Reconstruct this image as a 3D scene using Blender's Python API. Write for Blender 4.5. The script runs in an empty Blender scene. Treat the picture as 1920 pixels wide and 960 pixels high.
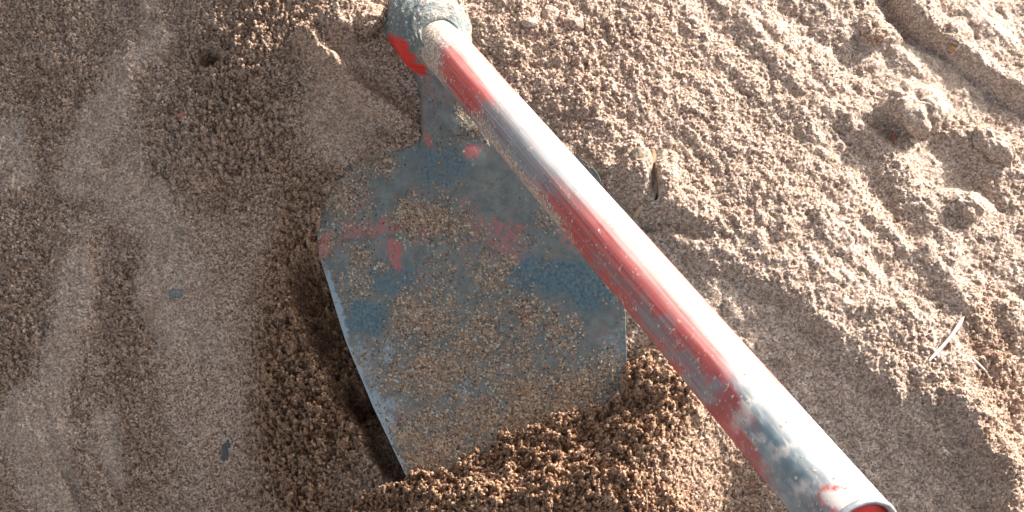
import bpy, math
import numpy as np
from mathutils import Vector

C = bpy.context.scene.collection
S = bpy.context.scene
rng = np.random.default_rng(7)

# ------------------------------------------------------------------ camera
TILT = math.radians(20.0)
DIST = 0.95
FPX = 3040.0                                   # focal length, in pixels of the 1920 wide photograph
CAM = np.array([0.0, -DIST*math.sin(TILT), DIST*math.cos(TILT)])
FWD = np.array([0.0, math.sin(TILT), -math.cos(TILT)])
UPV = np.array([0.0, math.cos(TILT), math.sin(TILT)])
RGT = np.array([1.0, 0.0, 0.0])
cam_data = bpy.data.cameras.new('camera')
cam_data.sensor_width = 36.0
cam_data.lens = 36.0*FPX/1920.0
cam_data.clip_start = 0.01
cam_data.clip_end = 100.0
cam = bpy.data.objects.new('camera', cam_data)
cam.location = CAM
cam.rotation_euler = (TILT, 0, 0)
C.objects.link(cam)
S.camera = cam

# ------------------------------------------------------------------ light
SUN_EL = math.radians(27.0)
UX, UY = 0.771, 0.637                          # horizontal direction towards the sun
AZ = math.atan2(UX, UY)                        # clockwise from +Y
w = bpy.data.worlds.new('World')
S.world = w
w.use_nodes = True
nt = w.node_tree
bg = nt.nodes['Background']
sky = nt.nodes.new('ShaderNodeTexSky')
sky.sky_type = 'NISHITA'
sky.sun_disc = False
sky.sun_elevation = SUN_EL
sky.sun_rotation = AZ
sky.air_density = 0.75
sky.dust_density = 5.0
sky.ozone_density = 0.3
hsv = nt.nodes.new('ShaderNodeHueSaturation')   # thin high haze: a paler sky than the clear-air model
hsv.inputs['Saturation'].default_value = 0.34
nt.links.new(sky.outputs[0], hsv.inputs['Color'])
nt.links.new(hsv.outputs[0], bg.inputs[0])
bg.inputs[1].default_value = 0.125
sd = bpy.data.lights.new('sun', 'SUN')
sd.energy = 4.3
sd.angle = math.radians(0.6)
sd.color = (1.0, 0.89, 0.815)
sun = bpy.data.objects.new('sun', sd)
C.objects.link(sun)
sdir = Vector((UX*math.cos(SUN_EL), UY*math.cos(SUN_EL), math.sin(SUN_EL)))
sun.rotation_euler = sdir.to_track_quat('Z', 'Y').to_euler()
sun.location = (1, 1, 1)
S.view_settings.view_transform = 'Standard'
S.view_settings.look = 'None'
S.view_settings.gamma = 1.0
S.view_settings.use_curve_mapping = False
S.view_settings.exposure = 1.25

# ------------------------------------------------------------------ helpers
def ray_pt(px, py, d):
    """world point seen at photograph position (px, py) at depth d along the view"""
    px = np.asarray(px, float); py = np.asarray(py, float); d = np.asarray(d, float)
    a = (px-960.0)/FPX; b = (480.0-py)/FPX
    v = FWD + a[..., None]*RGT + b[..., None]*UPV
    return CAM + d[..., None]*v

def proj(P):
    q = P - CAM
    d = q @ FWD
    return 960.0 + FPX*(q @ RGT)/d, 480.0 - FPX*(q @ UPV)/d

def smooth(e0, e1, x):
    t = np.clip((x-e0)/(e1-e0), 0, 1)
    return t*t*(3-2*t)

def _h(ix, iy, seed):
    n = (ix.astype(np.int64)*374761393 + iy.astype(np.int64)*668265263 + seed*1442695041) & 0xffffffff
    n = ((n ^ (n >> 13))*1274126177) & 0xffffffff
    n = ((n ^ (n >> 16))*2246822519) & 0xffffffff
    return ((n ^ (n >> 15)) & 0xffffff).astype(np.float32)/np.float32(16777216)

def noise2(x, y, seed=0):
    """value noise, 0..1"""
    ix = np.floor(x); iy = np.floor(y)
    fx = (x-ix).astype(np.float32); fy = (y-iy).astype(np.float32)
    ix = ix.astype(np.int64); iy = iy.astype(np.int64)
    fx = fx*fx*fx*(fx*(fx*6-15)+10); fy = fy*fy*fy*(fy*(fy*6-15)+10)
    a = _h(ix, iy, seed); b = _h(ix+1, iy, seed)
    c = _h(ix, iy+1, seed); d = _h(ix+1, iy+1, seed)
    return (a*(1-fx)+b*fx)*(1-fy) + (c*(1-fx)+d*fx)*fy

def fbm(x, y, seed=0, octv=4):
    s = 0; amp = 0.5
    for k in range(octv):
        s = s + amp*noise2(x*2**k + 17.3*k, y*2**k - 9.1*k, seed+k)
        amp *= 0.5
    return s/(1-0.5**octv)

def crumbs2(x, y, seed=0):
    """rounded lumps, 0 between lumps, up to 1 on top; lumps differ in size"""
    ix = np.floor(x).astype(np.int64); iy = np.floor(y).astype(np.int64)
    best = np.zeros(x.shape, np.float32)
    for dx in (-1, 0, 1):
        for dy in (-1, 0, 1):
            cx = ix+dx; cy = iy+dy
            px_ = cx + 0.1+0.8*_h(cx, cy, seed); py_ = cy + 0.1+0.8*_h(cx, cy, seed+11)
            r = 0.45 + 0.55*_h(cx, cy, seed+23)
            q = ((x-px_)**2 + (y-py_)**2)/(r*r)
            best = np.maximum(best, np.sqrt(np.clip(1-q, 0, 1))*r)
    return best.astype(np.float32)

def billow(x, y, seed=0, octv=3):
    s = 0; amp = 0.5
    for k in range(octv):
        s = s + amp*np.abs(2*fbm(x*2.1**k + 3.3*k, y*2.1**k + 7.9*k, seed+5*k, 2)-1)*1.6
        amp *= 0.5
    return np.clip(s/(1-0.5**octv), 0, 1)

def seg_dist(X, Y, pts):
    """distance to a polyline, and signed side (positive = left of travel)"""
    best = np.full(X.shape, 1e9, np.float32); side = np.zeros(X.shape, np.float32)
    for (ax, ay), (bx, by) in zip(pts[:-1], pts[1:]):
        dx, dy = bx-ax, by-ay
        L2 = dx*dx+dy*dy
        t = np.clip(((X-ax)*dx+(Y-ay)*dy)/L2, 0, 1)
        qx = X-(ax+t*dx); qy = Y-(ay+t*dy)
        d = np.hypot(qx, qy)
        s = np.sign(dx*(Y-ay)-dy*(X-ax))
        m = d < best
        best = np.where(m, d, best); side = np.where(m, s, side)
    return best, side

def mesh_obj(name, verts, faces, mat=None, parent=None, attrs=None, smooth_shade=True):
    me = bpy.data.meshes.new(name)
    verts = np.asarray(verts, np.float32)
    if isinstance(faces, np.ndarray):
        nf, k = faces.shape
        me.vertices.add(len(verts)); me.vertices.foreach_set('co', verts.ravel())
        me.loops.add(nf*k); me.loops.foreach_set('vertex_index', faces.ravel().astype(np.int32))
        me.polygons.add(nf)
        me.polygons.foreach_set('loop_start', np.arange(0, nf*k, k, dtype=np.int32))
        me.update(calc_edges=True)
    else:
        me.from_pydata([tuple(map(float, v)) for v in verts], [], faces)
    if smooth_shade:
        me.polygons.foreach_set('use_smooth', np.ones(len(me.polygons), bool))
    for k, v in (attrs or {}).items():
        a = me.attributes.new(k, 'FLOAT', 'POINT')
        a.data.foreach_set('value', np.asarray(v, np.float32).ravel())
    if mat: me.materials.append(mat)
    o = bpy.data.objects.new(name, me)
    C.objects.link(o)
    if parent is not None:
        o.parent = parent
        o.matrix_parent_inverse = parent.matrix_world.inverted()
    return o

def grid_faces(nr, nc, wrap=False):
    r = np.arange(nr-1)[:, None]; c = np.arange(nc if wrap else nc-1)[None, :]
    c2 = (c+1) % nc
    return np.stack([(r*nc+c), (r*nc+c2), ((r+1)*nc+c2), ((r+1)*nc+c)], -1).reshape(-1, 4)

def tag(o, label=None, cat=None, group=None, kind=None):
    if label: o['label'] = label
    if cat: o['category'] = cat
    if group: o['group'] = group
    if kind: o['kind'] = kind
    return o

# ------------------------------------------------------------------ node helpers
class NT:
    def __init__(self, name):
        self.m = bpy.data.materials.new(name); self.m.use_nodes = True
        self.t = self.m.node_tree; self.n = self.t.nodes
        self.b = self.n['Principled BSDF']
    def new(self, typ, **kw):
        nd = self.n.new(typ)
        for k, v in kw.items(): setattr(nd, k, v)
        return nd
    def link(self, a, b): self.t.links.new(a, b)
    def put(self, sock, v):
        if isinstance(v, bpy.types.NodeSocket): self.link(v, sock)
        else: sock.default_value = v
    def attr(self, name, typ='GEOMETRY'):
        return self.new('ShaderNodeAttribute', attribute_name=name, attribute_type=typ).outputs['Fac']
    def pos(self):
        return self.new('ShaderNodeTexCoord').outputs['Object']
    def noise(self, scale, detail=3, rough=0.55, vec=None, dist=0.0):
        nd = self.new('ShaderNodeTexNoise')
        nd.inputs['Scale'].default_value = scale; nd.inputs['Detail'].default_value = detail
        nd.inputs['Roughness'].default_value = rough; nd.inputs['Distortion'].default_value = dist
        if vec is not None: self.link(vec, nd.inputs['Vector'])
        return nd.outputs['Fac']
    def voro(self, scale, vec=None, feature='F1'):
        nd = self.new('ShaderNodeTexVoronoi', feature=feature)
        nd.inputs['Scale'].default_value = scale
        if vec is not None: self.link(vec, nd.inputs['Vector'])
        return nd
    def mix(self, f, a, b, blend='MIX'):
        nd = self.new('ShaderNodeMix', data_type='RGBA', blend_type=blend)
        self.put(nd.inputs[0], f)
        for s, v in ((nd.inputs[6], a), (nd.inputs[7], b)):
            if isinstance(v, tuple): v = (*v, 1.0) if len(v) == 3 else v
            self.put(s, v)
        return nd.outputs[2]
    def math(self, op, a, b=0.0, clamp=False):
        nd = self.new('ShaderNodeMath', operation=op, use_clamp=clamp)
        self.put(nd.inputs[0], a); self.put(nd.inputs[1], b)
        return nd.outputs[0]
    def step(self, v, lo, hi):
        nd = self.new('ShaderNodeMapRange', interpolation_type='SMOOTHSTEP')
        self.put(nd.inputs[0], v); nd.inputs[1].default_value = lo; nd.inputs[2].default_value = hi
        return nd.outputs[0]
    def ramp(self, v, stops):
        nd = self.new('ShaderNodeValToRGB'); cr = nd.color_ramp
        while len(cr.elements) < len(stops): cr.elements.new(0.5)
        for e, (p, c) in zip(cr.elements, stops):
            e.position = p; e.color = (*c, 1.0)
        self.link(v, nd.inputs[0])
        return nd.outputs[0]
    def bump(self, h, strength, dist, normal=None):
        nd = self.new('ShaderNodeBump')
        nd.inputs['Strength'].default_value = strength; nd.inputs['Distance'].default_value = dist
        self.link(h, nd.inputs['Height'])
        if normal is not None: self.link(normal, nd.inputs['Normal'])
        return nd.outputs[0]

GRAIN = [(0.0, (0.06, 0.042, 0.034)), (0.13, (0.17, 0.11, 0.08)), (0.30, (0.36, 0.245, 0.175)),
         (0.6, (0.505, 0.37, 0.275)), (0.80, (0.62, 0.51, 0.42)), (0.92, (0.85, 0.78, 0.70)), (1.0, (0.50, 0.22, 0.13))]

def sand_colour(M, pale, wet_dim, cell, p):
    """grain colours (each grain its own), bleached where dry, browner where damp or toned down as shade"""
    col = M.ramp(cell, GRAIN)
    big = M.noise(55, 4, 0.6, p)
    col = M.mix(M.step(big, 0.35, 0.75), col, M.mix(1.0, col, (0.86, 0.80, 0.76), 'MULTIPLY'))
    drab = M.mix(0.5, col, (0.545, 0.455, 0.38))
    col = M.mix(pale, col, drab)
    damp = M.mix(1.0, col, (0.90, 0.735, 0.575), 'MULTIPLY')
    return M.mix(wet_dim, col, damp)

def sand_material():
    M = NT('sand')
    p = M.pos()
    pale = M.attr('pale'); wet_dim = M.attr('wet_dim')
    warp = M.new('ShaderNodeVectorMath', operation='ADD')
    v1 = M.voro(950, p); v2 = M.voro(1500, p)
    sep = M.new('ShaderNodeSeparateColor'); M.link(v1.outputs['Color'], sep.inputs[0])
    sep2 = M.new('ShaderNodeSeparateColor'); M.link(v2.outputs['Color'], sep2.inputs[0])
    cell = M.math('ADD', M.math('MULTIPLY', sep.outputs[0], 0.82), M.math('MULTIPLY', sep2.outputs[1], 0.18))
    cell = M.step(cell, -0.05, 1.05)
    col = sand_colour(M, pale, wet_dim, cell, p)
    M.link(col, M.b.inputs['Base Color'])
    M.b.inputs['Roughness'].default_value = 0.85
    M.b.inputs['Specular IOR Level'].default_value = 0.3
    h = M.math('ADD', M.noise(900, 3, 0.7, p), M.math('MULTIPLY', sep.outputs[1], 0.35))
    M.link(M.bump(h, 1.0, 0.0014), M.b.inputs['Normal'])
    return M.m

def crumb_material():
    M = NT('sand_crumb')
    p = M.new('ShaderNodeNewGeometry').outputs['Position']
    pale = M.attr('pale', 'INSTANCER'); wet_dim = M.attr('wet_dim', 'INSTANCER'); tone = M.attr('tone', 'INSTANCER')
    v1 = M.voro(900, p)
    sep = M.new('ShaderNodeSeparateColor'); M.link(v1.outputs['Color'], sep.inputs[0])
    cell = M.math('ADD', M.math('MULTIPLY', sep.outputs[0], 0.45), M.math('MULTIPLY', tone, 0.55))
    col = sand_colour(M, pale, wet_dim, cell, p)
    M.link(col, M.b.inputs['Base Color'])
    M.b.inputs['Roughness'].default_value = 0.85
    M.b.inputs['Specular IOR Level'].default_value = 0.3
    M.link(M.bump(M.noise(1500, 3, 0.7, p), 0.8, 0.0008), M.b.inputs['Normal'])
    return M.m

SAND = sand_material()
CRUMB = crumb_material()

# ------------------------------------------------------------------ hoe layout
A_PX, A_D = (817.0, 72.0), 0.965               # where the handle enters the collar
B_PX, B_D = (1615.0, 1001.0), 0.550            # free end of the handle
R_H = 0.0140
PA = ray_pt(*A_PX, A_D); PB = ray_pt(*B_PX, B_D)
AX = (PB-PA)/np.linalg.norm(PB-PA)             # handle axis
LEN = np.linalg.norm(PB-PA)

# blade plane: slopes down away from the sun like the sand it lies on
PN = ray_pt(850.0, 165.0, 0.985)
TB = math.tan(math.radians(30.0))
U_N = PN[0]*UX + PN[1]*UY
def blade_z(x, y):
    return PN[2] + TB*((x*UX + y*UY) - U_N)
N_BL = np.array([-TB*UX, -TB*UY, 1.0]); N_BL /= np.linalg.norm(N_BL)
def on_blade(px, py):
    px = np.asarray(px, float); py = np.asarray(py, float)
    v = ray_pt(px, py, np.ones_like(px)) - CAM
    t = ((PN-CAM) @ N_BL)/(v @ N_BL)
    return CAM + t[..., None]*v

LY = [165, 250, 262, 270, 277, 283, 289, 297, 312, 335, 365, 400, 440, 480, 540, 640, 760, 890, 960]
LX = [788, 792, 788, 778, 762, 738, 708, 682, 660, 637, 617, 604, 600, 604, 622, 652, 702, 765, 800]
RY = [165, 250, 262, 272, 280, 287, 295, 310, 330, 400, 480, 590, 690, 800, 960]
RX = [905, 912, 925, 962, 1010, 1055, 1085, 1108, 1122, 1141, 1153, 1170, 1172, 1170, 1160]

# ------------------------------------------------------------------ sand: the lie of the land
V_N = PN[0]*UY - PN[1]*UX
def smin(a, b, k):
    h = np.clip(0.5+0.5*(b-a)/k, 0, 1)
    return b*(1-h)+a*h - k*h*(1-h)
def base_z(x, y):
    u = x*UX + y*UY - U_N
    v = x*UY - y*UX - V_N                      # along the handle, down to the right
    sh = 0.053*smooth(0.02, -0.11, v) - 0.004 - 0.040*smooth(0.17, 0.28, v)
    # far down the shaded side the heap runs out on level ground
    left = PN[2] - 0.006 + (TB+0.02)*(u + sh)
    left = -smin(-left, 0.30 + 0*left, 0.06)
    right = PN[2] + 0.014 - 0.05*u
    # behind the ledge the ground falls off again towards the lower right
    led = 0.105 - 0.22*np.clip(v-0.09, -0.1, 0.4)
    f = smooth(0.08, 0.16, v)
    right = right - f*0.16*np.maximum(0, led-u)
    return smin(left, right, 0.03)

def at(px, py):
    """point of the bare sand at a photograph position"""
    px = np.asarray(px, float); py = np.asarray(py, float)
    v = ray_pt(px, py, np.ones_like(px)) - CAM
    t = -CAM[2]/v[..., 2]
    for _ in range(30):
        P = CAM + t[..., None]*v
        t = t*0.5 + 0.5*(base_z(P[..., 0], P[..., 1])-CAM[2])/v[..., 2]
    return CAM + t[..., None]*v
def poly(pts):
    return [tuple(at(*p)[:2]) for p in pts]
PXM = 0.000325                                  # metres per photograph pixel, roughly

STEP = 0.00056
def axis(lo, hi, out, n):
    mid = np.arange(lo, hi, STEP)
    g = STEP*np.cumsum(1.16**np.arange(1, n+1))
    return np.concatenate([(lo-g[::-1]), mid, mid[-1]+g])
xs = axis(-0.372, 0.335, 1, 42); ys = axis(-0.168, 0.245, 1, 42)
X, Y = np.meshgrid(xs, ys)
X = X.astype(np.float32); Y = Y.astype(np.float32)
U = X*UX + Y*UY - U_N
V = X*UY - Y*UX - V_N
BZ = base_z(X, Y).astype(np.float32)

rough = np.full(X.shape, 0.45, np.float32)
pale = np.zeros(X.shape, np.float32)
wet_dim = np.zeros(X.shape, np.float32)
H = np.zeros(X.shape, np.float32)
wob = (fbm(X*45, Y*45, 3, 6)-0.5)*1.15

def stroke(pts, width, soft=0.6, wobble=0.5):
    d, s = seg_dist(X, Y, poly(pts))
    wd = width*PXM
    return smooth(wd*(1+soft), wd*(1-soft), d + wob*wd*wobble*2)
def blob(px, py, rx, ry=None, rot=0.0, soft=0.6, wobble=0.5):
    ry = rx if ry is None else ry
    c = at(px, py)
    dx = (X-c[0])/PXM; dy = (Y-c[1])/PXM*0.94
    ca, sa = math.cos(rot), math.sin(rot)
    q = np.sqrt(((dx*ca+dy*sa)/rx)**2 + ((-dx*sa+dy*ca)/ry)**2) + wob*wobble*1.4
    return smooth(1+soft, 1-soft, q)
def lay(arr, mask, val, amt=1.0):
    arr += (val-arr)*mask*amt

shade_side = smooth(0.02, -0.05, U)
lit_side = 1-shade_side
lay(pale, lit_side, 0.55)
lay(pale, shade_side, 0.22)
lay(wet_dim, shade_side, 0.30)

# broad undulation, streaks running with the slope on the sunlit side
H += (0.006+0.006*shade_side)*(fbm(X*16, Y*16, 41, 3)-0.5)
H += 0.0075*(fbm(U*80, V*18, 52, 5)-0.5)*lit_side
H += (0.003+0.003*shade_side)*(fbm(X*60, Y*60, 61, 3)-0.5)
rough += 0.25*(fbm(X*26, Y*26, 71, 3)-0.5)

# shaded side, left: smooth pale tongues of slid dry sand between rough brown strips
lay(rough, blob(90, 150, 130, 190), 0.62); lay(wet_dim, blob(70, 140, 120, 200), 0.55)
lay(rough, blob(430, 200, 140, 160), 0.95); lay(wet_dim, blob(420, 220, 130, 140), 0.42)
lay(rough, blob(330, 370, 90, 60), 0.7)
lay(rough, blob(40, 620, 60, 220), 0.8); lay(wet_dim, blob(30, 640, 60, 200), 0.6)
lay(rough, blob(235, 600, 45, 150), 0.8); lay(wet_dim, blob(230, 720, 60, 200), 0.6)
lay(rough, blob(270, 860, 40, 120), 0.6); lay(wet_dim, blob(280, 860, 40, 140), 0.6)
lay(rough, blob(390, 700, 110, 260), 0.12); lay(wet_dim, blob(400, 700, 100, 240), 0.22)
lay(rough, blob(570, 780, 90, 260), 1.0); lay(wet_dim, blob(570, 760, 100, 300), 0.85)
lay(rough, blob(560, 400, 50, 120), 0.7); lay(wet_dim, blob(560, 430, 50, 140), 0.6)
for pts, wd, hh in (([(300, -30), (272, 90), (215, 190), (165, 270), (150, 330)], 48, 0.004),
                    ([(155, 440), (145, 560), (112, 680), (85, 800)], 45, 0.006),
                    ([(60, 800), (80, 900), (110, 980)], 60, 0.003),
                    ([(205, 800), (215, 900)], 28, 0.002),
                    ([(230, 330), (300, 460), (330, 620)], 55, 0.002),
                    ([(20, 270), (40, 340)], 45, 0.001)):
    m = stroke(pts, wd*0.95, 0.45, 1.1)
    lay(rough, m, 0.12); lay(pale, m, 0.75); lay(wet_dim, m, 0.08)
    H += hh*stroke(pts, wd*1.05, 0.45)
H -= 0.004*stroke([(345, 10), (330, 110), (250, 210), (215, 300)], 20, 0.9)
H -= 0.022*blob(395, 108, 17, 15, 0, 0.5)
H -= 0.006*blob(395, 108, 40, 35, 0, 0.9)
H -= 0.004*stroke([(205, 440), (250, 560), (295, 640)], 14, 0.8)
H += 0.004*stroke([(310, 560), (330, 660), (370, 800)], 45, 0.9)
H -= 0.005*stroke([(105, 830), (160, 970)], 12, 0.8)
H -= 0.004*stroke([(180, 860), (230, 940)], 10, 0.8)
H -= 0.006*blob(410, 375, 50, 30, 0.3, 0.8)
lay(wet_dim, blob(405, 370, 45, 30), 0.75)

# upper middle: a block with a lit edge, and the lit rib that runs down to the neck
H += 0.010*blob(615, 110, 60, 55, 0.5, 0.5)
H += 0.011*stroke([(570, 80), (620, 135), (690, 190), (770, 250)], 14, 0.9)
H -= 0.006*stroke([(600, 185), (680, 230), (740, 270)], 30, 0.9)
H += 0.010*blob(655, 55, 42, 34, 0.4, 0.6)
H += 0.006*blob(700, 20, 60, 30, -0.5, 0.7)
lay(rough, blob(690, 190, 100, 80), 0.25); lay(pale, blob(640, 150, 80, 70), 0.5)
lay(rough, blob(640, 240, 80, 50), 0.08); lay(pale, blob(640, 240, 90, 50), 0.7)
lay(wet_dim, blob(690, 90, 40, 40), 0.25)

# sunlit side
lay(rough, blob(1050, 140, 200, 180), 1.0); lay(pale, blob(1050, 140, 200, 180), 0.4)
lay(rough, blob(1330, 300, 190, 150), 0.75)
lay(rough, blob(1720, 150, 120, 60, -0.4), 0.2); lay(pale, blob(1740, 150, 150, 70, -0.4), 0.95)
lay(rough, blob(1870, 50, 70, 70), 0.1); lay(pale, blob(1860, 60, 90, 90), 0.8)
H += 0.012*stroke([(1690, -40), (1735, 40), (1800, 112), (1935, 205)], 26, 0.9)
H -= 0.009*stroke([(1650, -20), (1700, 60), (1770, 108), (1860, 178), (1935, 225)], 13, 0.9)
H += 0.008*stroke([(1800, 30), (1935, 130)], 60, 0.9)
H += 0.013*blob(1715, 205, 52, 40, -0.2, 0.5, 0.3)
H -= 0.006*blob(1655, 245, 35, 18, -0.4, 0.8)
H += 0.008*blob(1850, 285, 70, 30, -0.7, 0.7)
H -= 0.006*blob(1800, 330, 90, 28, -0.7, 0.8)
lay(rough, blob(1790, 320, 90, 40, -0.7), 0.1)
H += 0.008*blob(1815, 385, 34, 28, 0, 0.6)
H += 0.008*blob(1640, 62, 34, 26, -0.4, 0.6)
H -= 0.005*stroke([(1470, 20), (1560, 100), (1650, 190)], 24, 0.9)
H -= 0.005*stroke([(1560, 240), (1640, 350), (1700, 430)], 24, 0.9)
H += 0.005*stroke([(1600, 230), (1690, 330), (1790, 470)], 18, 0.9)
H += 0.004*stroke([(1380, 20), (1470, 130), (1590, 240)], 16, 0.9)
H -= 0.005*stroke([(1660, 480), (1740, 560), (1830, 640)], 26, 0.9)
H += 0.005*stroke([(1740, 470), (1840, 600), (1880, 680)], 16, 0.9)
# ledge of the crusted layer, smooth slipped sand under it
ledge = [(1235, 440), (1330, 500), (1430, 540), (1520, 600), (1590, 680), (1660, 745), (1740, 830), (1800, 930), (1830, 990)]
d, s = seg_dist(X, Y, poly(ledge))
dl = d*s + wob*0.012
H += 0.007*smooth(-0.004, 0.006, dl)*np.exp(-np.maximum(dl, 0)/0.035)*smooth(0.0, 0.05, V)*smooth(0.45, 0.40, V)
below = smooth(0.0, -0.008, dl)*smooth(0.09, 0.02, d)*smooth(-0.07, -0.02, U)
lay(rough, below, 0.06); lay(pale, below, 0.55)
H -= 0.010*blob(1250, 432, 75, 14, -0.25, 0.7)
H += 0.013*blob(1225, 375, 95, 45, -0.6, 0.8)
lay(rough, blob(1720, 690, 110, 60, -0.8), 0.85)
lay(rough, blob(1870, 690, 50, 130), 1.0); lay(wet_dim, blob(1880, 690, 50, 130), 0.35)
H -= 0.008*blob(1880, 690, 46, 110, 0.2, 0.8)
H -= 0.008*stroke([(1790, 880), (1830, 960), (1850, 1000)], 18, 0.9)
H += 0.010*stroke([(1800, 760), (1850, 830), (1890, 900), (1900, 990)], 24, 0.9)
lay(rough, blob(1860, 830, 50, 90), 1.0); lay(wet_dim, blob(1880, 860, 40, 100), 0.25)

H = H*(1-0.18*smooth(0.0, 0.06, U))
H += 0.007*blob(1192, 328, 24, 48, 0.1, 0.5)
H += 0.006*blob(1246, 335, 15, 44, -0.15, 0.5)
H -= 0.012*stroke([(1213, 318), (1220, 350), (1224, 385)], 6, 0.7)
H += 0.006*blob(1250, 768, 45, 28, -0.4, 0.5)
H -= 0.012*stroke([(1272, 765), (1258, 800)], 6, 0.8)
lay(wet_dim, blob(1245, 765, 60, 45), 0.7)
leftmost = smooth(-0.165, -0.215, X)
wet_dim *= 1-0.45*leftmost
rough = rough*(1-0.25*leftmost) + 0.10*leftmost
pale = pale*(1-0.25*leftmost) + 0.08*leftmost
H += 0.006*leftmost*(billow(X*24+wob*0.3, Y*14, 281, 3)-0.4)
# bed of the blade
bl_poly_px = list(zip(LX, LY))[2:] + list(zip(RX, RY))[2:][::-1]
bp = on_blade(np.array([p[0] for p in bl_poly_px]), np.array([p[1] for p in bl_poly_px]))
def inside(Xa, Ya, P):
    c = np.zeros(Xa.shape, bool)
    n = len(P)
    for i in range(n):
        x0, y0 = P[i][:2]; x1, y1 = P[(i+1) % n][:2]
        if y0 == y1: continue
        k = ((y0 > Ya) != (y1 > Ya)) & (Xa < (x1-x0)*(Ya-y0)/(y1-y0)+x0)
        c ^= k
    return c
ins = inside(X, Y, bp)
dB, _ = seg_dist(X, Y, [tuple(p[:2]) for p in bp] + [tuple(bp[0][:2])])
sB = np.where(ins, -dB, dB)                      # signed distance to the blade outline
BLZ = blade_z(X, Y).astype(np.float32)

# fine relief: crumbs of three sizes
wx = X + 0.0030*(fbm(X*260, Y*260, 5, 3)-0.5); wy = Y + 0.0030*(fbm(X*260, Y*260, 6, 3)-0.5)
c0 = crumbs2(wx/0.0135+5.3, wy/0.0135+1.9, 4)
rag = np.clip((fbm(X*330, Y*330, 95, 4)-0.36)*2.6, 0, 1); rag2 = np.clip((fbm(X*620, Y*620, 97, 3)-0.34)*2.4, 0, 1)
dense = (X > -0.4) & (X < 0.36) & (Y > -0.2) & (Y < 0.28)
c1 = crumbs2(wx/0.0078, wy/0.0078, 1)
c2 = crumbs2(wx/0.0042+3.1, wy/0.0042-1.7, 2)
c3 = crumbs2(wx/0.0021+7.7, wy/0.0021+2.2, 3)
rough = np.clip(rough, 0, 1)
patch = smooth(0.35, 0.62, fbm(X*90, Y*90, 91, 3))
Z = BZ + H
# sand stays just under the blade, heaped over its lower edge
bed = BLZ - 0.0075
k = smooth(0.022, 0.004, sB)
Z = Z*(1-k) + (np.minimum(Z, bed + 0.0035*smooth(0.0, 0.01, sB)))*k
pile = poly([(660, 1010), (775, 893), (900, 833), (1050, 792), (1160, 742), (1185, 690), (1230, 650)])
# drifted sand against the upper left edge
dr, _ = seg_dist(X, Y, [tuple(p[:2]) for p in on_blade(np.array([775, 715, 675, 640, 606]), np.array([285, 292, 305, 335, 400]))])
drift = smooth(0.020, 0.002, dr)*(sB > -0.001)
Z = Z*(1-drift) + np.maximum(Z, BLZ + 0.0012)*drift
# trough under the left edge
tr, _ = seg_dist(X, Y, [tuple(p[:2]) for p in on_blade(np.array([592, 612, 640, 672]), np.array([520, 580, 645, 715]))])
tl_, _ = seg_dist(X, Y, [tuple(p[:2]) for p in on_blade(np.array([672, 715, 758]), np.array([715, 815, 890]))])
wobt = 0.006*(fbm(X*120, Y*120, 35, 4)-0.5)
Z -= 0.026*smooth(0.022, 0.008, tr + wobt) 
Z -= 0.030*smooth(0.0125, 0.006, tl_ + wobt)*smooth(0.0, 0.01, tr)
lay(wet_dim, smooth(0.05, 0.01, tr), 0.95); lay(rough, smooth(0.04, 0.01, tr), 0.9); lay(rough, smooth(0.04, 0.01, tl_), 0.9)
pd, ps = seg_dist(X, Y, [tuple(p[:2]) for p in on_blade(np.array([640, 700, 775, 900, 1050, 1160, 1185, 1230]), np.array([960, 925, 893, 833, 792, 742, 690, 640]))])
pin = -pd*ps + wob*0.018 + 0.008*(fbm(X*170, Y*170, 33, 3)-0.5)                          # positive below the edge of the pile
pile_h = BLZ + 0.004 + 0.20*np.clip(-(U+0.03), 0, 0.13)*smooth(0.0, 0.05, pin) + 0.022*smooth(-0.002, 0.05, pin) - 0.006*smooth(0.05, 0.10, pin)
pm = smooth(-0.002, 0.002, pin)*smooth(-0.255, -0.235, X)
near = smooth(0.085, 0.0, sB)
pz = np.maximum(Z, pile_h*near + (Z+0.002)*(1-near))
pz = pz*smooth(0.02, -0.005, U) + Z*(1-smooth(0.02, -0.005, U))
span = smooth(0.20, 0.12, np.abs(X+0.02))
Z = Z*(1-pm*span) + pz*pm*span
umask = smooth(0.0, -0.03, U + 0.02*wob)
lay(rough, pm*span*umask*smooth(0.13, 0.06, pin), 1.0); lay(wet_dim, pm*span*umask*smooth(0.15, 0.07, pin), 0.85)
lay(pale, pm*span*umask*smooth(0.13, 0.06, pin), 0.0)
lay(rough, blob(1330, 890, 110, 80), 0.45, 0.9); lay(wet_dim, blob(1330, 890, 110, 80), 0.40, 0.8); lay(pale, blob(1330, 890, 110, 80), 0.25, 0.8)  # browner tint stands in for shade on a strip the sun still reaches
rough = np.clip(rough, 0, 1)
coarse = np.clip(wet_dim*rough*1.3-0.25, 0, 1)
bil = billow(wx*150, wy*150, 201, 3); bil2 = billow(wx*330, wy*330, 231, 2)
fine2 = rough*(0.0030*bil*patch + 0.0030*bil2 + 0.0022*rag*patch + 0.0018*rag2) + 0.0004*c3*(1-rough)
fine2 += coarse*(0.0050*bil + 0.0035*np.clip(c0*rag*1.3, 0, 1) + 0.002*bil2) + (0.0004+0.0008*rough)*(noise2(X*1050, Y*1050, 15)-0.5)
fine2 *= 1 + 0.60*shade_side*(1-0.75*pm*span)
fine2 += (1-rough)*0.0014*(billow(X*85, Y*85, 271, 4)-0.4)
fine2 -= shade_side*rough*0.0022*smooth(0.32, 0.10, bil2)
fine2 *= 1-0.22*lit_side
fine2 += lit_side*0.0046*(billow(X*55+wob*0.6, Y*55, 251, 3)-0.4)
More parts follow.
